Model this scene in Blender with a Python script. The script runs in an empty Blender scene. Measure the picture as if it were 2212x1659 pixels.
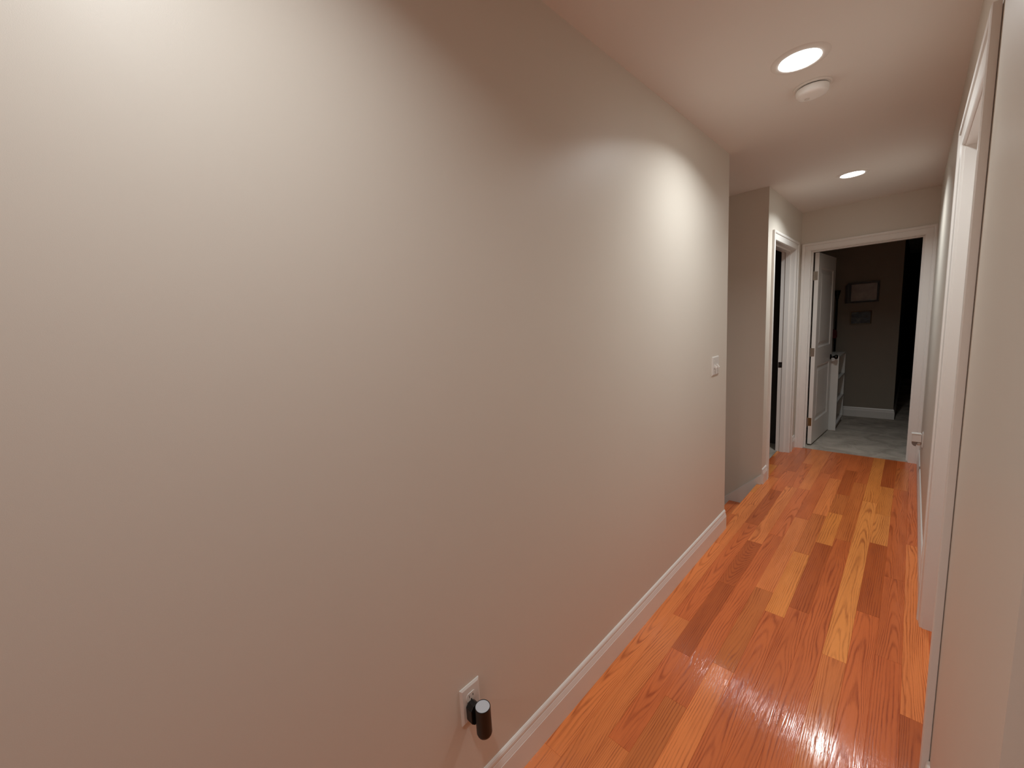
import bpy, bmesh, math, random
from mathutils import Vector, Matrix
random.seed(7)
S = bpy.context.scene
COL = S.collection

# ------------------------------------------------------------------ camera
YAW, PITCH, ROLL, FPX = 0.78743, -0.13771, 0.05900, 867.41
cam_d = bpy.data.cameras.new('camera')
cam_d.sensor_fit = 'HORIZONTAL'
cam_d.sensor_width = 36.0
cam_d.lens = 36.0 * FPX / 2212.0
cam_d.clip_start = 0.02
cam = bpy.data.objects.new('camera', cam_d)
COL.objects.link(cam)
R = Matrix.Rotation(YAW, 3, 'Z') @ Matrix.Rotation(PITCH, 3, 'X') @ Matrix.Rotation(ROLL, 3, 'Y')
right, fwd, up = R.col[0], R.col[1], R.col[2]
M = Matrix((right, up, -fwd)).transposed().to_4x4()
M.translation = Vector((0.8591, 0.0, 1.4596))
cam.matrix_world = M
S.camera = cam

# ------------------------------------------------------------------ view, world
S.view_settings.view_transform = 'Standard'
S.view_settings.look = 'None'
S.view_settings.gamma = 1.0
S.view_settings.use_curve_mapping = False
S.view_settings.exposure = 0.02
w = bpy.data.worlds.new('night')
w.use_nodes = True
w.node_tree.nodes['Background'].inputs[0].default_value = (0.02, 0.02, 0.025, 1)
w.node_tree.nodes['Background'].inputs[1].default_value = 0.05
S.world = w
S.cycles.max_bounces = 12
S.cycles.diffuse_bounces = 8

LAMP_POWER = 8.0        # watts of each recessed LED
LAMP_COLOR = (0.955, 1.0, 1.0)
LAMP_SPREAD = 142

# ------------------------------------------------------------------ key sizes (metres)
H = 2.44                 # ceiling
W = 0.964                # hall width
YA, YB, YC = 2.854, 3.824, 5.133   # stair opening near, stair opening far, end wall
WT = 0.115               # wall thickness
YR = 0.699               # corner where the right wall starts
ZD = 2.053               # head of the door openings
HB = 0.134               # baseboard height
BT = 0.014               # baseboard thickness
CW = 0.072               # casing width

# ------------------------------------------------------------------ materials
def new_mat(name):
    m = bpy.data.materials.new(name); m.use_nodes = True
    return m, m.node_tree, m.node_tree.nodes['Principled BSDF']

def nd(nt, typ, **kw):
    n = nt.nodes.new(typ)
    for k, v in kw.items():
        if k == 'inp':
            for i, x in v.items(): n.inputs[i].default_value = x
        else: setattr(n, k, v)
    return n

def math_n(nt, op, a, b=None, c=None, clamp=False):
    n = nt.nodes.new('ShaderNodeMath'); n.operation = op; n.use_clamp = clamp
    for i, x in enumerate((a, b, c)):
        if x is None: continue
        if isinstance(x, (int, float)): n.inputs[i].default_value = x
        else: nt.links.new(x, n.inputs[i])
    return n.outputs[0]

def simple(name, col, rough=0.5, metal=0.0, spec=0.5, bump=None, coat=0.0):
    m, nt, b = new_mat(name)
    b.inputs['Base Color'].default_value = (*col, 1)
    b.inputs['Roughness'].default_value = rough
    b.inputs['Metallic'].default_value = metal
    b.inputs['Specular IOR Level'].default_value = spec
    b.inputs['Coat Weight'].default_value = coat
    tc = nd(nt, 'ShaderNodeTexCoord')
    if bump:
        sc, st, dist = bump
        n = nd(nt, 'ShaderNodeTexNoise', inp={'Scale': sc, 'Detail': 4.0})
        nt.links.new(tc.outputs['Object'], n.inputs['Vector'])
        bp = nd(nt, 'ShaderNodeBump', inp={'Strength': st, 'Distance': dist})
        nt.links.new(n.outputs['Fac'], bp.inputs['Height'])
        nt.links.new(bp.outputs['Normal'], b.inputs['Normal'])
    return m

def paint(name, col, rough, var=0.02, bump=(700, .12, .0006), spec=.4):
    """rolled wall paint: faint mottling and orange-peel bump"""
    m, nt, b = new_mat(name)
    tc = nd(nt, 'ShaderNodeTexCoord')
    n = nd(nt, 'ShaderNodeTexNoise', inp={'Scale': 2.2, 'Detail': 3.0})
    nt.links.new(tc.outputs['Object'], n.inputs['Vector'])
    mix = nd(nt, 'ShaderNodeMix', data_type='RGBA')
    mix.inputs['A'].default_value = (*[c * (1 - var) for c in col], 1)
    mix.inputs['B'].default_value = (*[min(1, c * (1 + var)) for c in col], 1)
    nt.links.new(n.outputs['Fac'], mix.inputs['Factor'])
    nt.links.new(mix.outputs['Result'], b.inputs['Base Color'])
    b.inputs['Roughness'].default_value = rough
    b.inputs['Specular IOR Level'].default_value = spec
    n2 = nd(nt, 'ShaderNodeTexNoise', inp={'Scale': bump[0], 'Detail': 2.0})
    n3 = nd(nt, 'ShaderNodeTexNoise', inp={'Scale': 9.0, 'Detail': 2.0})
    nt.links.new(tc.outputs['Object'], n2.inputs['Vector'])
    nt.links.new(tc.outputs['Object'], n3.inputs['Vector'])
    s = math_n(nt, 'MULTIPLY_ADD', n3.outputs['Fac'], 3.0, n2.outputs['Fac'])
    bp = nd(nt, 'ShaderNodeBump', inp={'Strength': bump[1], 'Distance': bump[2]})
    nt.links.new(s, bp.inputs['Height'])
    nt.links.new(bp.outputs['Normal'], b.inputs['Normal'])
    return m

M_WALL = paint('greige_wall_paint', (0.685, 0.635, 0.562), 0.45)
M_CEIL = paint('flat_ceiling_paint', (0.78, 0.745, 0.70), 0.9, bump=(420, .2, .001), spec=.2)
M_TRIM = paint('white_semigloss_trim', (0.80, 0.775, 0.74), 0.28, var=0.01, bump=(60, .05, .0004), spec=.5)
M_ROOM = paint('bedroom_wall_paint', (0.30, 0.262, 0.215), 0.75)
M_DARK = paint('unlit_room_darkened_paint', (0.045, 0.04, 0.036), 0.9)  # darkness of the unlit rooms put into the wall colour
M_ALARM = simple('white_alarm_plastic', (0.90, 0.89, 0.86), 0.4)
M_PLATE = simple('white_plastic', (0.72, 0.69, 0.65), 0.3)
M_SLOT = simple('black_slot', (0.01, 0.01, 0.01), 0.6)
M_BLACK = simple('black_plastic', (0.004, 0.0035, 0.0035), 0.45, bump=(900, .1, .0003))
M_BLACKMETAL = simple('black_metal', (0.006, 0.006, 0.006), 0.35, metal=0.4)
M_LENS = simple('frosted_lens', (0.52, 0.54, 0.58), 0.45)
M_CLEAR = simple('smoky_clear_plastic', (0.20, 0.17, 0.15), 0.15)
M_HINGE = simple('satin_nickel', (0.42, 0.36, 0.30), 0.35, metal=0.8)
M_BRASS = simple('aged_brass', (0.30, 0.20, 0.09), 0.4, metal=0.8)
M_BRONZE = simple('oil_rubbed_bronze', (0.035, 0.02, 0.015), 0.3, metal=0.7)
M_KNOB = simple('polished_dark_metal', (0.04, 0.035, 0.03), 0.12, metal=1.0)
M_SHELF = simple('white_melamine', (0.68, 0.67, 0.64), 0.4)
M_FRAME = simple('black_frame_wood', (0.012, 0.006, 0.006), 0.4)
M_GOLD = simple('thin_gilt_frame', (0.09, 0.055, 0.02), 0.4, metal=0.3)
M_RED = simple('dark_red_cloth', (0.09, 0.006, 0.006), 0.9)
M_STAIRWHITE = M_TRIM

def lamp_mat():
    m, nt, b = new_mat('lit_led_diffuser')
    b.inputs['Base Color'].default_value = (.9, .9, .9, 1)
    b.inputs['Emission Color'].default_value = (*LAMP_COLOR, 1)
    b.inputs['Emission Strength'].default_value = 15.0
    return m
M_LED = lamp_mat()

def carpet_mat():
    m, nt, b = new_mat('grey_beige_carpet')
    tc = nd(nt, 'ShaderNodeTexCoord')
    n1 = nd(nt, 'ShaderNodeTexNoise', inp={'Scale': 5.0, 'Detail': 5.0, 'Roughness': .65, 'Distortion': .6})
    n2 = nd(nt, 'ShaderNodeTexNoise', inp={'Scale': 260.0, 'Detail': 3.0})
    for n in (n1, n2): nt.links.new(tc.outputs['Object'], n.inputs['Vector'])
    r = nd(nt, 'ShaderNodeValToRGB')
    r.color_ramp.elements[0].position = .35; r.color_ramp.elements[0].color = (.42, .365, .305, 1)
    r.color_ramp.elements[1].position = .62; r.color_ramp.elements[1].color = (.70, .63, .54, 1)
    nt.links.new(n1.outputs['Fac'], r.inputs['Fac'])
    mx = nd(nt, 'ShaderNodeMix', data_type='RGBA', blend_type='MULTIPLY')
    mx.inputs['Factor'].default_value = .5
    nt.links.new(r.outputs['Color'], mx.inputs['A'])
    nt.links.new(n2.outputs['Color'], mx.inputs['B'])
    g = nd(nt, 'ShaderNodeGamma', inp={'Gamma': .9})
    nt.links.new(mx.outputs['Result'], g.inputs['Color'])
    nt.links.new(g.outputs['Color'], b.inputs['Base Color'])
    b.inputs['Roughness'].default_value = 1.0
    b.inputs['Specular IOR Level'].default_value = .1
    bp = nd(nt, 'ShaderNodeBump', inp={'Strength': .8, 'Distance': .006})
    nt.links.new(n2.outputs['Fac'], bp.inputs['Height'])
    nt.links.new(bp.outputs['Normal'], b.inputs['Normal'])
    return m
M_CARPET = carpet_mat()

def oak_mat():
    """red-oak strip floor. Attribute 'tone' = board colour; attribute 'board' = (grain centre, random, cathedral tightness)"""
    m, nt, b = new_mat('stained_red_oak')
    L = nt.links
    tone = nd(nt, 'ShaderNodeAttribute', attribute_name='tone')
    brd = nd(nt, 'ShaderNodeAttribute', attribute_name='board')
    uv = nd(nt, 'ShaderNodeAttribute', attribute_name='local')   # local.x across board (-1..1), local.y along (m), local.z random
    sb = nd(nt, 'ShaderNodeSeparateXYZ'); L.new(brd.outputs['Vector'], sb.inputs[0])
    sl = nd(nt, 'ShaderNodeSeparateXYZ'); L.new(uv.outputs['Vector'], sl.inputs[0])
    x, y, rz = sl.outputs[0], sl.outputs[1], sl.outputs[2]
    cx, slope, tight = sb.outputs[0], sb.outputs[1], sb.outputs[2]
    off = math_n(nt, 'MULTIPLY', rz, 37.0)
    # warp noise
    def noise(sx, sy, scale, detail=2.0, dist=0.0, rough=.5):
        cv = nd(nt, 'ShaderNodeCombineXYZ')
        L.new(math_n(nt, 'MULTIPLY', x, sx), cv.inputs[0])
        L.new(math_n(nt, 'MULTIPLY', y, sy), cv.inputs[1])
        L.new(off, cv.inputs[2])
        n = nd(nt, 'ShaderNodeTexNoise', inp={'Scale': scale, 'Detail': detail, 'Distortion': dist, 'Roughness': rough})
        L.new(cv.outputs[0], n.inputs['Vector'])
        return n.outputs['Fac']
    n_lo = noise(.50, 1.5, 1.0, 1.5)
    n_mid = noise(1.5, 6.0, 1.0, 3.0)
    dx = math_n(nt, 'SUBTRACT', x, cx)
    dx = math_n(nt, 'ADD', dx, math_n(nt, 'MULTIPLY', math_n(nt, 'SUBTRACT', n_lo, .5), 1.3))
    f = math_n(nt, 'MULTIPLY', math_n(nt, 'MULTIPLY', dx, dx), tight)
    f = math_n(nt, 'ADD', f, math_n(nt, 'MULTIPLY', y, slope))
    f = math_n(nt, 'ADD', f, math_n(nt, 'MULTIPLY', n_lo, 4.2))
    f = math_n(nt, 'ADD', f, math_n(nt, 'MULTIPLY', n_mid, .75))
    wv = math_n(nt, 'SINE', math_n(nt, 'MULTIPLY', f, 6.2832))
    wv = math_n(nt, 'MULTIPLY_ADD', wv, .5, .5)
    fade = nd(nt, 'ShaderNodeMapRange', inp={'From Min': .36, 'From Max': .62, 'To Min': .30, 'To Max': 1.0})
    L.new(noise(.9, 3.2, 1.3, 2.0), fade.inputs['Value'])
    rings = math_n(nt, 'MULTIPLY', math_n(nt, 'POWER', wv, 3.0), fade.outputs[0])
    # pores: fine dashes
    pores = noise(26.0, 18.0, 1.0, 3.0, .0, .7)
    pr = nd(nt, 'ShaderNodeMapRange', inp={'From Min': .50, 'From Max': .66}); L.new(pores, pr.inputs['Value'])
    fine = noise(11.0, 1.2, 1.0, 4.0, .2, .6)
    # pores gather in the dark rings
    pm = math_n(nt, 'MULTIPLY', pr.outputs[0], math_n(nt, 'MULTIPLY_ADD', rings, .7, .35))
    blotch = noise(.8, 2.2, 1.0, 3.0)
    # colour
    dark = nd(nt, 'ShaderNodeMix', data_type='RGBA', blend_type='MULTIPLY'); dark.inputs['Factor'].default_value = 1
    L.new(tone.outputs['Color'], dark.inputs['A']); dark.inputs['B'].default_value = (.52, .36, .30, 1)
    light = nd(nt, 'ShaderNodeMix', data_type='RGBA', blend_type='MULTIPLY'); light.inputs['Factor'].default_value = 1
    L.new(tone.outputs['Color'], light.inputs['A']); light.inputs['B'].default_value = (1.10, 1.12, 1.12, 1)
    k = math_n(nt, 'MULTIPLY', rings, .62)
    k = math_n(nt, 'ADD', k, math_n(nt, 'MULTIPLY', pm, .45))
    k = math_n(nt, 'ADD', k, math_n(nt, 'MULTIPLY', math_n(nt, 'SUBTRACT', fine, .45), .55))
    k = math_n(nt, 'ADD', k, math_n(nt, 'MULTIPLY', math_n(nt, 'SUBTRACT', blotch, .5), .8), clamp=True)
    mx = nd(nt, 'ShaderNodeMix', data_type='RGBA')
    L.new(k, mx.inputs['Factor']); L.new(light.outputs['Result'], mx.inputs['A']); L.new(dark.outputs['Result'], mx.inputs['B'])
    L.new(mx.outputs['Result'], b.inputs['Base Color'])
    b.inputs['Roughness'].default_value = .42
    b.inputs['Specular IOR Level'].default_value = .12
    b.inputs['Coat Weight'].default_value = .75
    b.inputs['Coat Roughness'].default_value = .105
    # varnish dips into the open grain
    hgt = math_n(nt, 'MULTIPLY_ADD', pm, -1.0, math_n(nt, 'MULTIPLY', rings, -.55))
    tc = nd(nt, 'ShaderNodeTexCoord')
    wob = nd(nt, 'ShaderNodeTexNoise', inp={'Scale': 14.0, 'Detail': 1.0}); L.new(tc.outputs['Object'], wob.inputs['Vector'])
    hgt = math_n(nt, 'ADD', hgt, math_n(nt, 'MULTIPLY', wob.outputs['Fac'], .7))
    bp = nd(nt, 'ShaderNodeBump', inp={'Strength': .22, 'Distance': .0010})
    L.new(hgt, bp.inputs['Height'])
    L.new(bp.outputs['Normal'], b.inputs['Normal']); L.new(bp.outputs['Normal'], b.inputs['Coat Normal'])
    return m
M_OAK = oak_mat()
M_GAP = simple('dark_gap_between_boards', (.05, .015, .006), .8)

def big_print_mat():
    m, nt, b = new_mat('faded_print')
    tc = nd(nt, 'ShaderNodeTexCoord')
    n = nd(nt, 'ShaderNodeTexNoise', inp={'Scale': 7.0, 'Detail': 6.0, 'Roughness': .6})
    nt.links.new(tc.outputs['Object'], n.inputs['Vector'])
    r = nd(nt, 'ShaderNodeValToRGB')
    r.color_ramp.elements[0].position = .3; r.color_ramp.elements[0].color = (.26, .22, .20, 1)
    r.color_ramp.elements[1].position = .7; r.color_ramp.elements[1].color = (.46, .40, .36, 1)
    nt.links.new(n.outputs['Fac'], r.inputs['Fac']); nt.links.new(r.outputs['Color'], b.inputs['Base Color'])
    b.inputs['Roughness'].default_value = .35
    return m
def small_print_mat():
    m, nt, b = new_mat('dark_blue_landscape')
    tc = nd(nt, 'ShaderNodeTexCoord')
    mp = nd(nt, 'ShaderNodeMapping'); mp.inputs['Scale'].default_value = (6, 1, 16)
    nt.links.new(tc.outputs['Object'], mp.inputs['Vector'])
    n = nd(nt, 'ShaderNodeTexNoise', inp={'Scale': 1.6, 'Detail': 6.0, 'Roughness': .6, 'Distortion': .5})
    nt.links.new(mp.outputs[0], n.inputs['Vector'])
    r = nd(nt, 'ShaderNodeValToRGB'); e = r.color_ramp.elements
    e[0].position = .35; e[0].color = (.012, .016, .022, 1)
    e[1].position = .72; e[1].color = (.13, .15, .13, 1)
    x = e.new(.52); x.color = (.03, .048, .07, 1)
    nt.links.new(n.outputs['Fac'], r.inputs['Fac']); nt.links.new(r.outputs['Color'], b.inputs['Base Color'])
    b.inputs['Roughness'].default_value = .4
    return m
M_PRINT, M_PAINTING = big_print_mat(), small_print_mat()

# ------------------------------------------------------------------ mesh helpers
def link(o, parent=None):
    COL.objects.link(o)
    if parent is not None: o.parent = parent
    return o

def obj(name, bm, mat, parent=None, smooth=False, bevel=0.0, seg=2):
    bmesh.ops.recalc_face_normals(bm, faces=bm.faces)
    me = bpy.data.meshes.new(name); bm.to_mesh(me); bm.free()
    if isinstance(mat, (list, tuple)):
        for m in mat: me.materials.append(m)
    else: me.materials.append(mat)
    if smooth:
        for p in me.polygons: p.use_smooth = True
    o = bpy.data.objects.new(name, me)
    link(o, parent)
    if bevel:
        bv = o.modifiers.new('bevel', 'BEVEL'); bv.width = bevel; bv.segments = seg
        bv.limit_method = 'ANGLE'; bv.angle_limit = math.radians(40)
    return o

def box(bm, x0, x1, y0, y1, z0, z1, mat=0):
    v = [bm.verts.new((x, y, z)) for x in (x0, x1) for y in (y0, y1) for z in (z0, z1)]
    for q in ((0, 1, 3, 2), (4, 6, 7, 5), (0, 4, 5, 1), (2, 3, 7, 6), (0, 2, 6, 4), (1, 5, 7, 3)):
        f = bm.faces.new([v[i] for i in q]); f.material_index = mat
    return v

def lathe(bm, prof, n=40, mat=Matrix.Identity(4), cap0=True, cap1=True, mi=0):
    """prof: list of (radius, height) about local Z"""
    rings = []
    for r, h in prof:
        rings.append([bm.verts.new(mat @ Vector((r * math.cos(2 * math.pi * i / n), r * math.sin(2 * math.pi * i / n), h))) for i in range(n)])
    for a, b2 in zip(rings, rings[1:]):
        for i in range(n):
            f = bm.faces.new((a[i], a[(i + 1) % n], b2[(i + 1) % n], b2[i])); f.material_index = mi
    if cap0: f = bm.faces.new(rings[0][::-1]); f.material_index = mi
    if cap1: f = bm.faces.new(rings[-1]); f.material_index = mi

def prism(bm, pts, axis, a, b2, mi=0):
    """closed 2-D outline extruded along axis ('x','y','z') from a to b2; pts are the other two coords in order"""
    def P(p, t):
        return {'x': (t, p[0], p[1]), 'y': (p[0], t, p[1]), 'z': (p[0], p[1], t)}[axis]
    A = [bm.verts.new(P(p, a)) for p in pts]; B = [bm.verts.new(P(p, b2)) for p in pts]
    n = len(pts)
    bm.faces.new(A[::-1]).material_index = mi; bm.faces.new(B).material_index = mi
    for i in range(n):
        bm.faces.new((A[i], A[(i + 1) % n], B[(i + 1) % n], B[i])).material_index = mi

def struct(o, label=None):
    o['kind'] = 'structure'
    if label: o['label'] = label
    return o

def root(name, loc, label=None, cat=None, group=None, kind=None):
    o = bpy.data.objects.new(name, None); o.empty_display_size = .05
    COL.objects.link(o); o.location = loc
    if label: o['label'] = label
    if cat: o['category'] = cat
    if group: o['group'] = group
    if kind: o['kind'] = kind
    return o

def part(name, bm, mat, rt, **kw):
    """part built in world coordinates, stored relative to its root"""
    o = obj(name, bm, mat, rt, **kw)
    off = Vector((0, 0, 0)); p = rt
    while p is not None:
        off += p.location; p = p.parent
    o.data.transform(Matrix.Translation(-off))
    return o

# ------------------------------------------------------------------ floor boards
PAL = {   # linear base colours of single boards
    'p': (0.78, 0.285, 0.072),   # pale golden
    'g': (0.75, 0.255, 0.058),   # golden
    'l': (0.75, 0.225, 0.062),   # light
    'm': (0.63, 0.155, 0.042),   # mid red
    'r': (0.57, 0.135, 0.036),   # red
    'b': (0.58, 0.165, 0.042),   # brown striped
    'd': (0.46, 0.106, 0.026),   # dark
    'k': (0.42, 0.095, 0.024),   # darkest
}
X0, PW = -0.078, 0.0817
# each column: list of (y_end, tone, cathedral) going away from the camera; starts at y=-2.5
LAY = {
    0: [(1.0, 'm', 1), (2.3, 'l', 0), (3.10, 'm', 1), (3.60, 'l', 0), (4.4, 'g', 0), (5.2, 'm', 1)],
    1: [(0.9, 'l', 1), (2.62, 'l', 2), (3.35, 'l', 1), (4.05, 'l', 0), (5.2, 'm', 1)],
    2: [(0.3, 'm', 1), (1.81, 'l', 0), (3.02, 'm', 2), (3.75, 'd', 1), (4.3, 'm', 1), (5.2, 'r', 0)],
    3: [(1.068, 'l', 0), (1.60, 'm', 2), (2.22, 'd', 0), (2.775, 'd', 3), (3.9, 'l', 0), (4.6, 'm', 1), (5.2, 'l', 0)],
    4: [(1.355, 'b', 0), (2.95, 'm', 0), (3.9, 'm', 1), (5.2, 'l', 0)],
    5: [(0.6, 'm', 1), (1.635, 'l', 0), (2.292, 'b', 0), (3.312, 'l', 0), (4.4, 'm', 0), (5.2, 'm', 1)],
    6: [(1.0, 'l', 0), (2.12, 'm', 1), (2.807, 'g', 0), (3.45, 'b', 0), (4.3, 'l', 1), (5.2, 'm', 0)],
    7: [(0.8, 'm', 1), (2.225, 'm', 1), (3.008, 'd', 0), (3.537, 'g', 0), (3.945, 'b', 0), (4.6, 'd', 0), (5.2, 'm', 0)],
    8: [(1.2, 'r', 1), (3.13, 'm', 0), (4.3, 'b', 0), (5.2, 'm', 0)],
    9: [(0.5, 'm', 1), (1.98, 'l', 1), (3.9, 'p', 1), (5.2, 'g', 0)],
    10: [(1.3, 'm', 1), (2.397, 'm', 1), (3.20, 'd', 0), (3.70, 'p', 0), (4.31, 'g', 0), (5.2, 'd', 0)],
    11: [(2.115, 'r', 0), (2.82, 'm', 2), (4.3, 'm', 1), (4.9, 'b', 0), (5.2, 'm', 0)],
    12: [(1.833, 'd', 1), (3.3, 'l', 0), (5.2, 'm', 0)],
}
REGIONS = [(0.0, W, -2.5, YC), (-0.03, 0.0, YA, YB), (-0.10, 0.0, 4.035, 4.875), (W, W + 0.10, 1.60, 2.435), (W, 2.4, -2.5, YR)]

def plank_mesh(bm, pieces, z=0.0):
    lt = bm.loops.layers.float_color.new('tone')
    lb = bm.loops.layers.float_vector.new('board') if hasattr(bm.loops.layers, 'float_vector') else None
    return lt

floor_v, floor_f, att = [], [], []   # verts, faces, per-face (tone, board, (xc, halfwidth, rand))
def add_board(x0, x1, y0, y1, z, tone, board, xc, hw, rnd, along='y'):
    g = .00045; d = .0012
    n = len(floor_v)
    floor_v.extend([(x0 + g, y0 + g, z), (x1 - g, y0 + g, z), (x1 - g, y1 - g, z), (x0 + g, y1 - g, z),
                    (x0, y0, z - d), (x1, y0, z - d), (x1, y1, z - d), (x0, y1, z - d)])
    for q in ((0, 1, 2, 3), (0, 4, 5, 1), (1, 5, 6, 2), (2, 6, 7, 3), (3, 7, 4, 0)):
        floor_f.append([n + i for i in q]); att.append((tone, board, xc, hw, rnd))

rb = random.Random(11)
for c in range(-1, 31):
    cx0 = X0 + c * PW; cx1 = cx0 + PW
    if c in LAY: segs = LAY[c]
    else:
        segs = []; y = -2.5
        while y < (5.2 if c < 0 else 2.6):
            y += rb.uniform(.6, 1.5); segs.append((y, rb.choice('lmmrgb'), rb.choice((0, 1, 1, 2))))
    ya = -2.5
    for (yb, t, cath) in segs:
        tone = PAL[t]; j = rb.uniform(.93, 1.07); tone = tuple(q * j for q in tone)
        rnd = rb.random()
        if cath == 0: board = (rb.choice((-1, 1)) * rb.uniform(2.0, 3.2), rb.uniform(-.6, .6), .85)
        elif cath == 1: board = (rb.uniform(-.9, .9), rb.choice((-1, 1)) * rb.uniform(2.0, 4.0), 3.2)
        elif cath == 2: board = (rb.uniform(-.3, .3), rb.choice((-1, 1)) * rb.uniform(4.5, 6.5), 4.0)
        else: board = (0.1, -22.0, 2.2)
        for (rx0, rx1, ry0, ry1) in REGIONS:
            a0, a1, b0, b1 = max(cx0, rx0), min(cx1, rx1), max(ya, ry0), min(yb, ry1)
            if a1 - a0 > 1e-4 and b1 - b0 > 1e-4:
                add_board(a0, a1, b0, b1, 0.0, tone, board, (cx0 + cx1) / 2, PW / 2, rnd)
        ya = yb

def build_wood(name, verts, faces, atts, parent=None, swap=False, loc=None):
    me = bpy.data.meshes.new(name); me.from_pydata(verts, [], faces); me.update()
    t = me.attributes.new('tone', 'FLOAT_COLOR', 'CORNER'); bo = me.attributes.new('board', 'FLOAT_VECTOR', 'CORNER')
    lo = me.attributes.new('local', 'FLOAT_VECTOR', 'CORNER')
    for p in me.polygons:
        tone, board, xc, hw, rnd = atts[p.index]
        for li in p.loop_indices:
            v = me.vertices[me.loops[li].vertex_index].co
            a, b2 = (v.y, v.x) if swap else (v.x, v.y)
            t.data[li].color = (*tone, 1); bo.data[li].vector = board
            lo.data[li].vector = ((a - xc) / hw, b2, rnd)
    me.materials.append(M_OAK)
    o = bpy.data.objects.new(name, me); link(o, parent)
    return o
fl = struct(build_wood('floor', floor_v, floor_f, att), 'orange-red oak strip floor of the hall')
# sub floor under the boards
bm = bmesh.new()
for (x0, x1, y0, y1) in REGIONS: box(bm, x0, x1, y0, y1, -.018, -.0013)
part('subfloor', bm, M_GAP, fl)

# ------------------------------------------------------------------ walls / ceiling
def wall(name, boxes, mat=None, label=None):
    bm = bmesh.new()
    for b in boxes: box(bm, *b)
    return struct(obj(name, bm, mat or M_WALL), label)

ZS = -2.9      # bottom of the stairwell
JT = .02
wall('wall_left', [(-WT, 0, -2.6, YA, -.3, H)], label='long greige left wall of the hall')
wall('wall_stair_near', [(-3.3, -WT, YA - WT, YA - .0, ZS, H), (-WT, 0, YA - WT, YA, ZS, -.3)])
wall('wall_stair_far', [(-3.3, 0, YB, YB + WT, ZS, H)], label='greige wall on the far side of the stairwell')
wall('wall_stair_end', [(-3.4, -3.3, YA - WT, YB + WT, ZS, H)])
D2A, D2B = 4.035, 4.875      # left doorway clear opening
wall('wall_left_far', [(-WT, 0, YB + WT, D2A - JT, 0, H), (-WT, 0, D2B + JT, YC, 0, H), (-WT, 0, D2A - JT, D2B + JT, ZD + JT, H)])
D1A, D1B = .087, .888        # end doorway
wall('wall_end', [(-WT, D1A - JT, YC, YC + WT, 0, H), (D1B + JT, W + WT, YC, YC + WT, 0, H), (D1A - JT, D1B + JT, YC, YC + WT, ZD + JT, H)],
     label='end wall of the hall around the open doorway')
D3A, D3B = 1.605, 2.432      # right door
wall('wall_right', [(W, W + WT, YR, D3A - JT, 0, H), (W, W + WT, D3B + JT, YC, 0, H), (W, W + WT, D3A - JT, D3B + JT, ZD + JT, H),
                    (W + WT, 2.4, YR, YR + WT, 0, H)], label='right wall of the hall with the corner nearest the camera')
wall('wall_landing', [(2.4, 2.5, -2.6, YR + WT, 0, H)])
wall('wall_back', [(-WT, 2.5, -2.7, -2.6, -.3, H)])
wall('ceiling', [(-3.4, 3.6, -2.7, 11.3, H, H + .1)], M_CEIL, 'flat off-white ceiling')
# rooms beyond
YW = 7.03
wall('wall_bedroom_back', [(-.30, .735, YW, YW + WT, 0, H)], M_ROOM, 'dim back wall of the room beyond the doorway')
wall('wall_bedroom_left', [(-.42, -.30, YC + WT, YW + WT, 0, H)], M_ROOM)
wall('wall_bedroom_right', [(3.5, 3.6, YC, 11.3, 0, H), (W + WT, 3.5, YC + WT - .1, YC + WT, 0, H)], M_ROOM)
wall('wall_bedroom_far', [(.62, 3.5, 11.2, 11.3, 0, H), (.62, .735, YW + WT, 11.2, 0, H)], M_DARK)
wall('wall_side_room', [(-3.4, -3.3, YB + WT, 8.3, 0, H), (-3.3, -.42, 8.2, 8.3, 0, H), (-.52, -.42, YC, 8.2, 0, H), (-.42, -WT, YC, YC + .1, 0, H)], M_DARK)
bm = bmesh.new()
box(bm, -.42, 3.5, YC - .001, 11.2, -.05, .004)
struct(obj('floor_carpet', bm, M_CARPET), 'grey-beige carpet in the dark room beyond the doorway')
bm = bmesh.new()
box(bm, -3.3, -.101, YB + WT, YC, -.05, .004); box(bm, -3.3, -.52, YC, 8.2, -.05, .004)
struct(obj('floor_carpet_side', bm, M_CARPET), 'carpet inside the dark left doorway')

# ------------------------------------------------------------------ baseboards
BPROF = [(0, 0), (BT, 0), (BT, .090), (.0128, .0918), (.0125, .0945), (.0085, .111), (.0072, .1125), (.0072, .1155), (.0086, .117),
         (.0080, .124), (.0055, .130), (.002, .1335), (0, HB)]
def base_run(bm, p0, p1, n, m0=0.0, m1=0.0):
    """baseboard along p0->p1 (xy), n = outward normal; m0/m1 = mitre (+1 outside, -1 inside)"""
    p0, p1, n = Vector(p0), Vector(p1), Vector(n)
    d = (p1 - p0).normalized()
    A = [bm.verts.new((*(p0 + n * t - d * t * m0), z)) for t, z in BPROF]
    B = [bm.verts.new((*(p1 + n * t + d * t * m1), z)) for t, z in BPROF]
    k = len(BPROF)
    for i in range(k): bm.faces.new((A[i], A[(i + 1) % k], B[(i + 1) % k], B[i]))
    bm.faces.new(A[::-1]); bm.faces.new(B)

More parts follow.
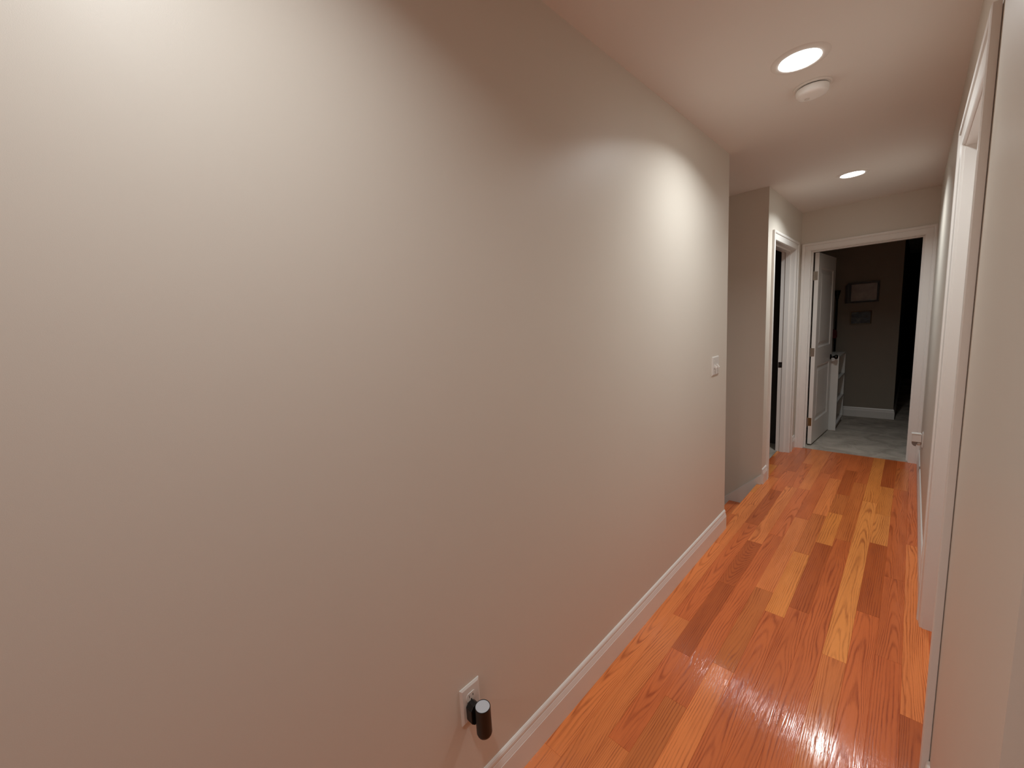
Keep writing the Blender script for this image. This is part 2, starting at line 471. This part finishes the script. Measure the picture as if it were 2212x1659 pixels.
def baseboard(name, runs, label=None):
    bm = bmesh.new()
    for r in runs: base_run(bm, *r)
    return struct(obj(name, bm, M_TRIM), label)
baseboard('baseboard_left', [((0, -2.6), (0, YA), (1, 0), 0, 0)], 'white moulded baseboard along the left wall')
baseboard('baseboard_left_stair', [((0, YB), (0, D2A - CW - .006), (1, 0), 0, 0)])
baseboard('baseboard_left_far', [((0, D2B + CW + .006), (0, YC), (1, 0), 0, 0)])
baseboard('baseboard_right', [((W, YR), (W, D3A - CW - .006), (-1, 0), 1, 0), ((2.4, YR), (W, YR), (0, -1), 0, 1)])
baseboard('baseboard_right_far', [((W, D3B + CW + .006), (W, 3.98), (-1, 0), 0, 0), ((W, 3.983), (W, YC), (-1, 0), 0, 0)], 'white baseboard along the right wall')
baseboard('baseboard_bedroom', [((-.30, YW), (.735, YW), (0, -1), 0, 1), ((.735, YW), (.735, 11.2), (1, 0), 1, 0)], 'white baseboard of the dim room beyond')

# ------------------------------------------------------------------ casings, jambs, doors
CPROF = [(0, 0), (0, .0085), (.003, .0105), (.040, .0135), (.044, .0135), (.0465, .0115), (.049, .0135), (.052, .0175), (.060, .0195), (.068, .0190), (CW, .0165), (CW, 0)]
CPROF_GAP = CPROF[:-2] + [(CW, .0165), (CW, .0020), (CW - .008, .0020), (CW - .008, 0)]   # open joint behind the outer edge
def casing(bm, a0, a1, ztop, conv, zb=0.0, CPROF=CPROF):
    """door casing swept up, across and down. conv(a, t, z)->xyz ; a = along wall, t = off the wall"""
    rv = .005
    a0 -= rv; a1 += rv; zt = ztop + rv
    rings = []
    rings.append([conv(a0 - u, t, zb) for u, t in CPROF])
    rings.append([conv(a0 - u, t, zt + u) for u, t in CPROF])
    rings.append([conv(a1 + u, t, zt + u) for u, t in CPROF])
    rings.append([conv(a1 + u, t, zb) for u, t in CPROF])
    V = [[bm.verts.new(p) for p in r] for r in rings]
    k = len(CPROF)
    for A, B in zip(V, V[1:]):
        for i in range(k): bm.faces.new((A[i], A[(i + 1) % k], B[(i + 1) % k], B[i]))
    bm.faces.new(V[0]); bm.faces.new(V[-1][::-1])

def jamb(bm, a0, a1, ztop, depth0, depth1, conv, stop=None):
    """three boards lining the opening; depth = position through the wall; conv(a, d, z)"""
    def bx(x0, x1, d0, d1, z0, z1):
        P = [bm.verts.new(conv(a, d, z)) for a in (x0, x1) for d in (d0, d1) for z in (z0, z1)]
        for q in ((0, 1, 3, 2), (4, 6, 7, 5), (0, 4, 5, 1), (2, 3, 7, 6), (0, 2, 6, 4), (1, 5, 7, 3)): bm.faces.new([P[i] for i in q])
    bx(a0 - JT, a0, depth0, depth1, 0, ztop + JT); bx(a1, a1 + JT, depth0, depth1, 0, ztop + JT); bx(a0, a1, depth0, depth1, ztop, ztop + JT)
    if stop:
        s0, s1 = stop; st = .011
        bx(a0, a0 + st, s0, s1, 0, ztop); bx(a1 - st, a1, s0, s1, 0, ztop); bx(a0 + st, a1 - st, s0, s1, ztop - st, ztop)

def door_leaf(name, width, height, parent):
    """two-panel moulded leaf; hinge edge at local origin, leaf along +Y, thickness 0..-0.035 in x (visible face at x=0)"""
    T = .035
    bm = bmesh.new()
    st = .115
    panels = [(.235, .845), (1.04, height - .115 - .03)]
    ys = [0, st, width - st, width]
    zs = [0, panels[0][0], panels[0][1], panels[1][0], panels[1][1], height]
    for side in (0, 1):
        sx = 0.0 if side == 0 else -T
        sg = 1 if side == 0 else -1
        for i in range(3):
            for j in range(5):
                y0, y1, z0, z1 = ys[i], ys[i + 1], zs[j], zs[j + 1]
                if i == 1 and j in (1, 3):
                    # moulded ring then raised field
                    lev = [(0, 0), (.006, -.004), (.016, -.009), (.030, -.009), (.062, -.003)]
                    prev = None
                    for off, dep in lev:
                        ring = [bm.verts.new((sx + sg * dep, y, z)) for y, z in ((y0 + off, z0 + off), (y1 - off, z0 + off), (y1 - off, z1 - off), (y0 + off, z1 - off))]
                        if prev:
                            for k in range(4): bm.faces.new((prev[k], prev[(k + 1) % 4], ring[(k + 1) % 4], ring[k]))
                        prev = ring
                    bm.faces.new(prev)
                else:
                    bm.faces.new([bm.verts.new((sx, y, z)) for y, z in ((y0, z0), (y1, z0), (y1, z1), (y0, z1))])
    for y in (0, width):
        bm.faces.new([bm.verts.new(p) for p in ((0, y, 0), (-T, y, 0), (-T, y, height), (0, y, height))])
    for z in (0, height):
        bm.faces.new([bm.verts.new(p) for p in ((0, 0, z), (-T, 0, z), (-T, width, z), (0, width, z))])
    bmesh.ops.remove_doubles(bm, verts=bm.verts, dist=1e-5)
    o = obj(name, bm, M_TRIM, parent)
    return o

def knob(parent, y, z, mat=None, side=1, T=.035):
    bm = bmesh.new()
    base = Matrix.Translation((0 if side > 0 else -T, y, z)) @ Matrix.Rotation(math.pi / 2 * side, 4, 'Y')
    prof = [(.032, 0), (.032, .004), (.028, .009), (.014, .011), (.011, .014), (.011, .034), (.016, .038), (.024, .044), (.0275, .052), (.0265, .062), (.020, .069), (.010, .072), (.002, .0725)]
    lathe(bm, prof, 32, base)
    return obj('knob', bm, mat or M_KNOB, parent, smooth=True)

# --- door 1: end of the hall, leaf open into the dim room
d1 = root('door_1', ((D1A + D1B) / 2, YC, 0), 'open white two-panel door at the end of the hall', None, None, 'structure')
c1 = lambda a, t, z: (a, YC - t, z)
bm = bmesh.new(); casing(bm, D1A, D1B, ZD, c1); part('casing', bm, M_TRIM, d1)
bm = bmesh.new(); casing(bm, D1A, D1B, ZD, lambda a, t, z: (a, YC + WT + t, z)); part('casing', bm, M_TRIM, d1)
bm = bmesh.new(); jamb(bm, D1A, D1B, ZD, YC - .0005, YC + WT + .0005, lambda a, d, z: (a, d, z), (YC + .04, YC + WT - .037)); part('jamb', bm, M_TRIM, d1)
lf = door_leaf('door_leaf', .795, 2.02, d1)
lf.location = Vector((.1385, YC + WT + .004, .022)) - d1.location
lf.rotation_euler = (0, 0, math.radians(-3.6))
knob(lf, .795 - .062, .885)
knob(lf, .795 - .062, .885, side=-1)
for i, z in enumerate((.245, 1.0, 1.79)):
    bm = bmesh.new()
    box(bm, -.033, -.006, -.0022, .0004, z - .044, z + .044)
    o = obj('hinge', bm, M_BRASS if i == 0 else M_HINGE, lf, bevel=.001)
    o['label'] = 'brass-toned hinge plate' if i == 0 else 'nickel hinge plate'
    bm = bmesh.new()
    lathe(bm, [(.0062, z - .046), (.0062, z + .046)], 14, Matrix.Translation((-.038, -.006, 0)))
    obj('hinge_pin', bm, M_HINGE, lf, smooth=False)

# --- door 2: doorway on the left, room dark
d2 = root('door_2', (0, (D2A + D2B) / 2, 0), 'white-cased doorway into a dark room on the left', None, None, 'structure')
bm = bmesh.new(); casing(bm, D2A, D2B, ZD, lambda a, t, z: (t, a, z)); part('casing', bm, M_TRIM, d2)
bm = bmesh.new(); jamb(bm, D2A, D2B, ZD, -WT - .0005, .0005, lambda a, d, z: (d, a, z), (-.078, -.040)); part('jamb', bm, M_TRIM, d2)
bm = bmesh.new(); box(bm, -.113, -.079, D2B - .0022, D2B, .895, .952); box(bm, -.103, -.090, D2B - .003, D2B, .91, .937, 1)
sp = part('strike_plate', bm, [M_BRONZE, M_SLOT], d2, bevel=.0008); sp['label'] = 'dark bronze strike plate'

# --- door 3: on the right, closed leaf set back in the jamb
d3 = root('door_3', (W, (D3A + D3B) / 2, 0), 'closed white door in the right wall seen edge on', None, None, 'structure')
bm = bmesh.new(); casing(bm, D3A, D3B, ZD, lambda a, t, z: (W - t, a, z), 0.0, CPROF_GAP); part('casing', bm, M_TRIM, d3)
bm = bmesh.new(); jamb(bm, D3A, D3B, ZD, W - .0005, W + WT + .0005, lambda a, d, z: (d, a, z), (W + .040, W + .078)); part('jamb', bm, M_TRIM, d3)
lf3 = door_leaf('door_leaf', D3B - D3A - .006, 2.035, d3)
lf3.location = Vector((W + .080, D3B - .003, .012)) - d3.location
lf3.rotation_euler = (0, 0, math.pi)
knob(lf3, D3B - D3A - .006 - .062, .90)

# ------------------------------------------------------------------ stairs
RUN, RISE = .217, .207
stair = root('staircase', (-.03, (YA + YB) / 2, 0), 'oak staircase going down to the left off the hall', 'staircase')
SY0, SY1 = YA + .0015, YB - .0195
for i in range(11):
    x1 = -.03 - i * RUN           # nosing of the level above
    z = -(i + 1) * RISE
    # riser under the level above
    bm = bmesh.new(); box(bm, x1 - .0, x1 + .018, SY0, SY1, z, z + RISE - .026 if i else -.0185)
    bmesh.ops.translate(bm, verts=bm.verts, vec=(.012, 0, 0))
    part('riser', bm, M_TRIM, stair)
    # tread
    va, fa, aa = [], [], []
    x0t, x1t = x1 - RUN, x1 + .03
    nb = 3; wd = (x1t - x0t) / nb
    for k in range(nb):
        a, b2 = x0t + k * wd, x0t + (k + 1) * wd
        n = len(va)
        va += [(a, SY0, z), (b2, SY0, z), (b2, SY1, z), (a, SY1, z), (a, SY0, z - .026), (b2, SY0, z - .026), (b2, SY1, z - .026), (a, SY1, z - .026)]
        for q in ((0, 1, 2, 3), (7, 6, 5, 4), (0, 4, 5, 1), (1, 5, 6, 2), (2, 6, 7, 3), (3, 7, 4, 0)):
            fa.append([n + t for t in q]); aa.append((PAL['l'] if (i + k) % 2 else PAL['m'], (rb.uniform(-2, 2), rb.uniform(-1, 1), 1.5), (a + b2) / 2, wd / 2, rb.random()))
    o = build_wood('tread', va, fa, aa, stair); o.data.transform(Matrix.Translation(-stair.location))
# sloping skirt boards against both stairwell walls
def skirt(y0, y1):
    bm = bmesh.new()
    sl = RISE / RUN
    xe, L = -.001, 2.6
    top0, bot0 = .085, -.30
    pts = [(xe, bot0), (xe, top0), (-L, top0 - sl * L), (-L, bot0 - sl * L)]
    prism(bm, pts, 'y', y0, y1)
    lip = [(xe, top0), (xe, top0 + .004), (-L, top0 + .004 - sl * L), (-L, top0 - sl * L)]
    prism(bm, lip, 'y', y0 + (.006 if y1 > YB - .01 else 0), y1)
    return bm
struct(obj('trim_1', skirt(YB - .018, YB), M_TRIM), 'white sloping skirt board on the stairwell wall')
bm = bmesh.new(); box(bm, -3.3, -.03, YA, YB, ZS, ZS + .02)
struct(obj('floor_below', bm, M_OAK))

# ------------------------------------------------------------------ recessed lights
def ceiling_light(x, y, label, dim=1.0):
    r = root('recessed_light', (x, y, H), label, 'ceiling light', 'recessed lights along the hall ceiling')
    bm = bmesh.new()
    lathe(bm, [(.0680, -.0015), (.0690, -.0045), (.0720, -.0070), (.0860, -.0060), (.0945, -.0035), (.0975, 0.0)], 64, Matrix.Translation((x, y, H)), False, False)
    part('trim_ring', bm, M_CEIL, r, smooth=True)
    bm = bmesh.new()
    lathe(bm, [(.0675, -.0005), (.0675, -.0035), (.0650, -.0055), (.0560, -.0078), (.0380, -.0095), (.0150, -.0102)], 64, Matrix.Translation((x, y, H)), True, True)
    part('diffuser', bm, M_LED, r)
    ld = bpy.data.lights.new('led', 'AREA'); ld.shape = 'DISK'; ld.size = .125; ld.energy = LAMP_POWER * dim
    ld.color = LAMP_COLOR; ld.spread = math.radians(LAMP_SPREAD)
    lo = bpy.data.objects.new('led', ld); link(lo, r); lo.location = (0, 0, -.0115)
    return r
ceiling_light(.484, 2.073, 'round recessed ceiling light beside the smoke alarm, the larger in view', .93)
ceiling_light(.478, 4.048, 'round recessed ceiling light farther down the hall near the end doorway', 1.28)
ceiling_light(.484, .098, 'round recessed ceiling light above the camera, out of view', .74)
ceiling_light(.484, -1.85, 'unseen fill light added behind the camera, built like the recessed lights', 1.2)  # added lamp, unseen, lifts the brightness around the camera

# ------------------------------------------------------------------ smoke alarm
sx, sy = .484, 2.352
sm = root('smoke_alarm', (sx, sy, H), 'white round smoke alarm on the ceiling just beyond the nearer light', 'smoke alarm')
T = Matrix.Translation((sx, sy, H)) @ Matrix.Rotation(math.pi, 4, 'X')
bm = bmesh.new(); lathe(bm, [(.070, 0), (.070, .004), (.066, .007), (.060, .0075)], 56, T, True, True)
part('mounting_base', bm, M_CEIL, sm, smooth=False)
bm = bmesh.new(); lathe(bm, [(.056, .007), (.056, .0115)], 56, T); part('vent_gap', bm, M_SLOT, sm)
bm = bmesh.new(); lathe(bm, [(.0600, .0115), (.0610, .015), (.0590, .031), (.0530, .0385), (.0400, .0410), (.0180, .0415), (.0005, .0415)], 56, T, True, False)
part('cover', bm, M_ALARM, sm, smooth=True)
bm = bmesh.new(); lathe(bm, [(.010, .0410), (.010, .0435), (.008, .0445)], 24, T @ Matrix.Translation((-.02, -.012, 0))); part('test_button', bm, M_PLATE, sm)

# ------------------------------------------------------------------ switch and outlet plates
def plate(bm, x, y0, y1, z0, z1, t=.006, sgn=1):
    e = .006
    A = [(y0, z0), (y1, z0), (y1, z1), (y0, z1)]
    B = [(y0 + e, z0 + e), (y1 - e, z0 + e), (y1 - e, z1 - e), (y0 + e, z1 - e)]
    r0 = [bm.verts.new((x, *p)) for p in A]; r1 = [bm.verts.new((x + sgn * t * .45, *p)) for p in A]; r2 = [bm.verts.new((x + sgn * t, *p)) for p in B]
    for P, Q in ((r0, r1), (r1, r2)):
        for i in range(4): bm.faces.new((P[i], P[(i + 1) % 4], Q[(i + 1) % 4], Q[i]))
    bm.faces.new(r0[::-1]); bm.faces.new(r2)

sy_, sz_ = 2.634, 1.157
sw = root('light_switch', (0, sy_, sz_), 'white double toggle switch on the left wall before the stair opening', 'light switch')
bm = bmesh.new(); plate(bm, 0, sy_ - .058, sy_ + .058, sz_ - .058, sz_ + .058)
part('cover_plate', bm, M_PLATE, sw)
for dy in (-.023, .023):
    bm = bmesh.new()
    pts = [(.0058, sz_ + .010), (.0095, sz_ + .0055), (.0205, sz_ - .0085), (.0200, sz_ - .0140), (.0150, sz_ - .0150), (.0058, sz_ - .010)]
    prism(bm, pts, 'y', sy_ + dy - .0052, sy_ + dy + .0052)
    part('toggle', bm, M_PLATE, sw, bevel=.0006)
    for dz in (-.030, .030):
        bm = bmesh.new(); lathe(bm, [(.0032, .0058), (.0030, .0068), (.0005, .0072)], 14, Matrix.Translation((0, sy_ + dy, sz_ + dz)) @ Matrix.Rotation(math.pi / 2, 4, 'Y'), True, False)
        part('screw', bm, M_PLATE, sw)

def recep_outline(y, z, r=.0172, fl=.0135):
    pts = []
    for k in range(13):
        a = -math.acos(fl / r) + 0
        pass
    a0 = math.asin(fl / r)
    for k in range(11):
        a = -a0 + 2 * a0 * k / 10
        pts.append((y + r * math.cos(a) - 0, z + r * math.sin(a)))
    for k in range(11):
        a = math.pi - a0 + 2 * a0 * k / 10
        pts.append((y + r * math.cos(a), z + r * math.sin(a)))
    return pts

def outlet(name, x, y, z, sgn, label):
    o = root(name, (x, y, z), label, 'wall outlet')
    bm = bmesh.new(); plate(bm, x, y - .035, y + .035, z - .057, z + .057, sgn=sgn)
    part('cover_plate', bm, M_PLATE, o)
    for dz in (.0195, -.0195):
        bm = bmesh.new()
        xa, xb = x + sgn * .0055, x + sgn * .0078
        prism(bm, recep_outline(y, z + dz), 'x', xa, xb, 0)
        xs = x + sgn * .0079
        def slot(y0, y1, z0, z1):
            box(bm, min(xb, xs), max(xb, xs), y0, y1, z0, z1, 1)
        slot(y - .0075, y - .0055, z + dz - .001, z + dz + .0075)
        slot(y + .0052, y + .0076, z + dz - .001, z + dz + .0065)
        slot(y - .0022, y + .0022, z + dz - .0105, z + dz - .006)
        part('receptacle', bm, [M_PLATE, M_SLOT], o)
    bm = bmesh.new(); lathe(bm, [(.0032, .0058), (.0030, .0068), (.0005, .0072)], 14, Matrix.Translation((x, y, z)) @ Matrix.Rotation(math.pi / 2 * sgn, 4, 'Y'), True, False)
    part('screw', bm, M_PLATE, o)
    return o
oy, oz = .606, .391
outlet('wall_outlet', 0, oy, oz, 1, 'white duplex wall outlet low on the left wall behind the black plug-in light')
outlet('wall_outlet', W, 4.50, .385, -1, 'white wall outlet seen edge on, low on the right wall beyond the door casing')

# black cylindrical plug-in night light
nx, ny, nz = .0505, .6115, .3585
nl = root('night_light', (nx, ny, nz), 'black cylindrical plug-in night light with a frosted top, on the left wall', 'night light')
bm = bmesh.new()
R0, HH = .0222, .0905
lathe(bm, [(R0 - .0065, 0), (R0 - .002, .003), (R0, .009), (R0, HH - .001), (R0 - .0006, HH), (R0 - .0018, HH), (R0 - .0018, HH - .0016)], 64, Matrix.Translation((nx, ny, nz - HH / 2)), True, False)
part('body', bm, M_BLACK, nl, smooth=False)
bm = bmesh.new(); lathe(bm, [(R0 - .0019, HH - .003), (R0 - .0019, HH - .0009), (R0 - .003, HH - .0005)], 64, Matrix.Translation((nx, ny, nz - HH / 2)), True, True)
part('lens', bm, M_LENS, nl)
bm = bmesh.new()
yc, zc = .601, .3715; hw, hh, ch = .0165, .030, .010
pts = [(yc - hw, zc - hh + ch), (yc - hw + ch, zc - hh), (yc + hw - ch, zc - hh), (yc + hw, zc - hh + ch), (yc + hw, zc + hh - ch), (yc + hw - ch, zc + hh), (yc - hw + ch, zc + hh), (yc - hw, zc + hh - ch)]
prism(bm, pts, 'x', .0082, .031); part('plug_housing', bm, M_BLACK, nl, bevel=.001)
for dy in (-.0065, .0064):
    bm = bmesh.new(); box(bm, .0079, .0083, yc + dy - .0008, yc + dy + .0008, .3725, .3785); part('plug_prong', bm, M_HINGE, nl)

# white plug-in light on the right wall
px, py = W - .008, 4.50
wl = root('night_light', (px, py, .385), 'small white boxy plug-in light with a clear curved lens on the right wall', 'night light')
bm = bmesh.new(); box(bm, .901, px - .0, py - .026, py + .026, .365, .428); box(bm, .897, px - .004, py - .028, py + .028, .428, .4325)
part('body', bm, M_PLATE, wl, bevel=.002)
bm = bmesh.new()
pts = [(.901, .364)] + [(.927 - .026 * math.cos(a * math.pi / 16), .357 - .028 * math.sin(a * math.pi / 16)) for a in range(0, 9)] + [(.930, .364)]
prism(bm, pts, 'y', py - .024, py + .024); part('clear_lens', bm, M_CLEAR, wl, smooth=False)
bm = bmesh.new(); lathe(bm, [(.0005, -.0175), (.009, -.0155), (.0155, -.008), (.0170, 0), (.0155, .008), (.009, .0155), (.0005, .0175)], 28, Matrix.Translation((.941, py, .350)) @ Matrix.Rotation(math.pi / 2, 4, 'X'), False, False)
part('sensor_dome', bm, M_PLATE, wl, smooth=True)

# ------------------------------------------------------------------ things in the dim room
# bookcase against the left side, just past the open door
bx0, bx1, by0, by1, bh = -.055, .256, 6.075, 6.74, .905
bc = root('bookcase', ((bx0 + bx1) / 2, (by0 + by1) / 2, .004), 'low white open bookcase just past the open door', 'bookcase')
tk = .018
for nm, b in (('side_panel', (bx0, bx1, by0, by0 + tk, .004, bh)), ('side_panel', (bx0, bx1, by1 - tk, by1, .004, bh)),
              ('top_panel', (bx0, bx1, by0 + tk, by1 - tk, bh - tk, bh)), ('back_panel', (bx0, bx0 + .006, by0 + tk, by1 - tk, .004, bh - tk)),
              ('shelf', (bx0 + .006, bx1, by0 + tk, by1 - tk, .055, .073)), ('shelf', (bx0 + .006, bx1, by0 + tk, by1 - tk, .335, .353)),
              ('shelf', (bx0 + .006, bx1, by0 + tk, by1 - tk, .615, .633)), ('kickboard', (bx1 - .03, bx1 - .015, by0 + tk, by1 - tk, .004, .055))):
    bm = bmesh.new(); box(bm, *b); part(nm, bm, M_SHELF, bc)

# black torchiere
fx, fy = .126, 6.855
lp = root('floor_lamp', (fx, fy, .004), 'thin black floor lamp with a flared top beside the bookcase', 'floor lamp')
T = Matrix.Translation((fx, fy, 0))
bm = bmesh.new(); lathe(bm, [(.11, .004), (.11, .014), (.095, .022), (.02, .03), (.012, .045)], 40, T); part('base', bm, M_BLACKMETAL, lp, smooth=False)
bm = bmesh.new(); lathe(bm, [(.0125, .04), (.0120, 1.55), (.0135, 1.58)], 24, T); part('pole', bm, M_BLACKMETAL, lp, smooth=True)
bm = bmesh.new(); lathe(bm, [(.0135, 1.575), (.017, 1.60), (.024, 1.64), (.033, 1.68), (.036, 1.70), (.034, 1.70), (.02, 1.65)], 36, T, True, True); part('lamp_shade', bm, M_BLACKMETAL, lp, smooth=True)
# stick with a dark red grip leaning beside it
st = root('walking_stick', (.080, 6.80, .004), 'black stick with a dark red wrapped top beside the floor lamp', 'walking stick')
T = Matrix.Translation((.098, 6.80, 0)) @ Matrix.Shear('XY', 4, (0.0, 0.0))
bm = bmesh.new(); lathe(bm, [(.0115, .004), (.012, .03), (.0105, 1.13)], 20, T); part('shaft', bm, M_BLACKMETAL, st, smooth=True)
bm = bmesh.new()
pts = [(.083, 1.085), (.140, 1.075), (.150, 1.10), (.148, 1.155), (.140, 1.19), (.085, 1.20)]
prism(bm, pts, 'y', 6.785, 6.835); part('grip_wrap', bm, M_RED, st, bevel=.006)

# framed pictures
def picture(name, x0, x1, z0, z1, fw, depth, mf, mp, label, wide=False):
    r = root(name, ((x0 + x1) / 2, YW, (z0 + z1) / 2), label, 'picture')
    bm = bmesh.new()
    if wide:   # dark piece along the left edge with a cut corner
        xs_ = x0 + .030
        cut = [(x0 - .028, z0), (xs_, z0 + .001), (xs_, z1), (x0, z1), (x0 - .026, z1 - .035)]
        prism(bm, cut, 'y', YW - depth + .001, YW - .001)
    o_ = [(x0, z0), (x1, z0), (x1, z1), (x0, z1)]; i_ = [(x0 + fw, z0 + fw), (x1 - fw, z0 + fw), (x1 - fw, z1 - fw), (x0 + fw, z1 - fw)]
    ys = [YW - .001, YW - depth]
    O0 = [bm.verts.new((p[0], ys[0], p[1])) for p in o_]; O1 = [bm.verts.new((p[0], ys[1], p[1])) for p in o_]
    I1 = [bm.verts.new((p[0], ys[1] + .002, p[1])) for p in i_]; I0 = [bm.verts.new((p[0], ys[0], p[1])) for p in i_]
    for P, Q in ((O0, O1), (O1, I1), (I1, I0), (I0, O0)):
        for k in range(4): bm.faces.new((P[k], P[(k + 1) % 4], Q[(k + 1) % 4], Q[k]))
    part('frame', bm, mf, r)
    bm = bmesh.new(); box(bm, x0 + fw - .002, x1 - fw + .002, YW - .006, YW - .002, z0 + fw - .002, z1 - fw + .002)
    part('picture_panel', bm, mp, r)
    return r
picture('framed_picture', .222, .527, 1.525, 1.785, .020, .045, M_FRAME, M_PRINT, 'black framed picture with a pale faded print, the upper one on the dim wall', True)
picture('framed_picture', .255, .470, 1.245, 1.418, .011, .018, M_GOLD, M_PAINTING, 'small dark landscape in a thin gilt frame hung below the black framed picture')
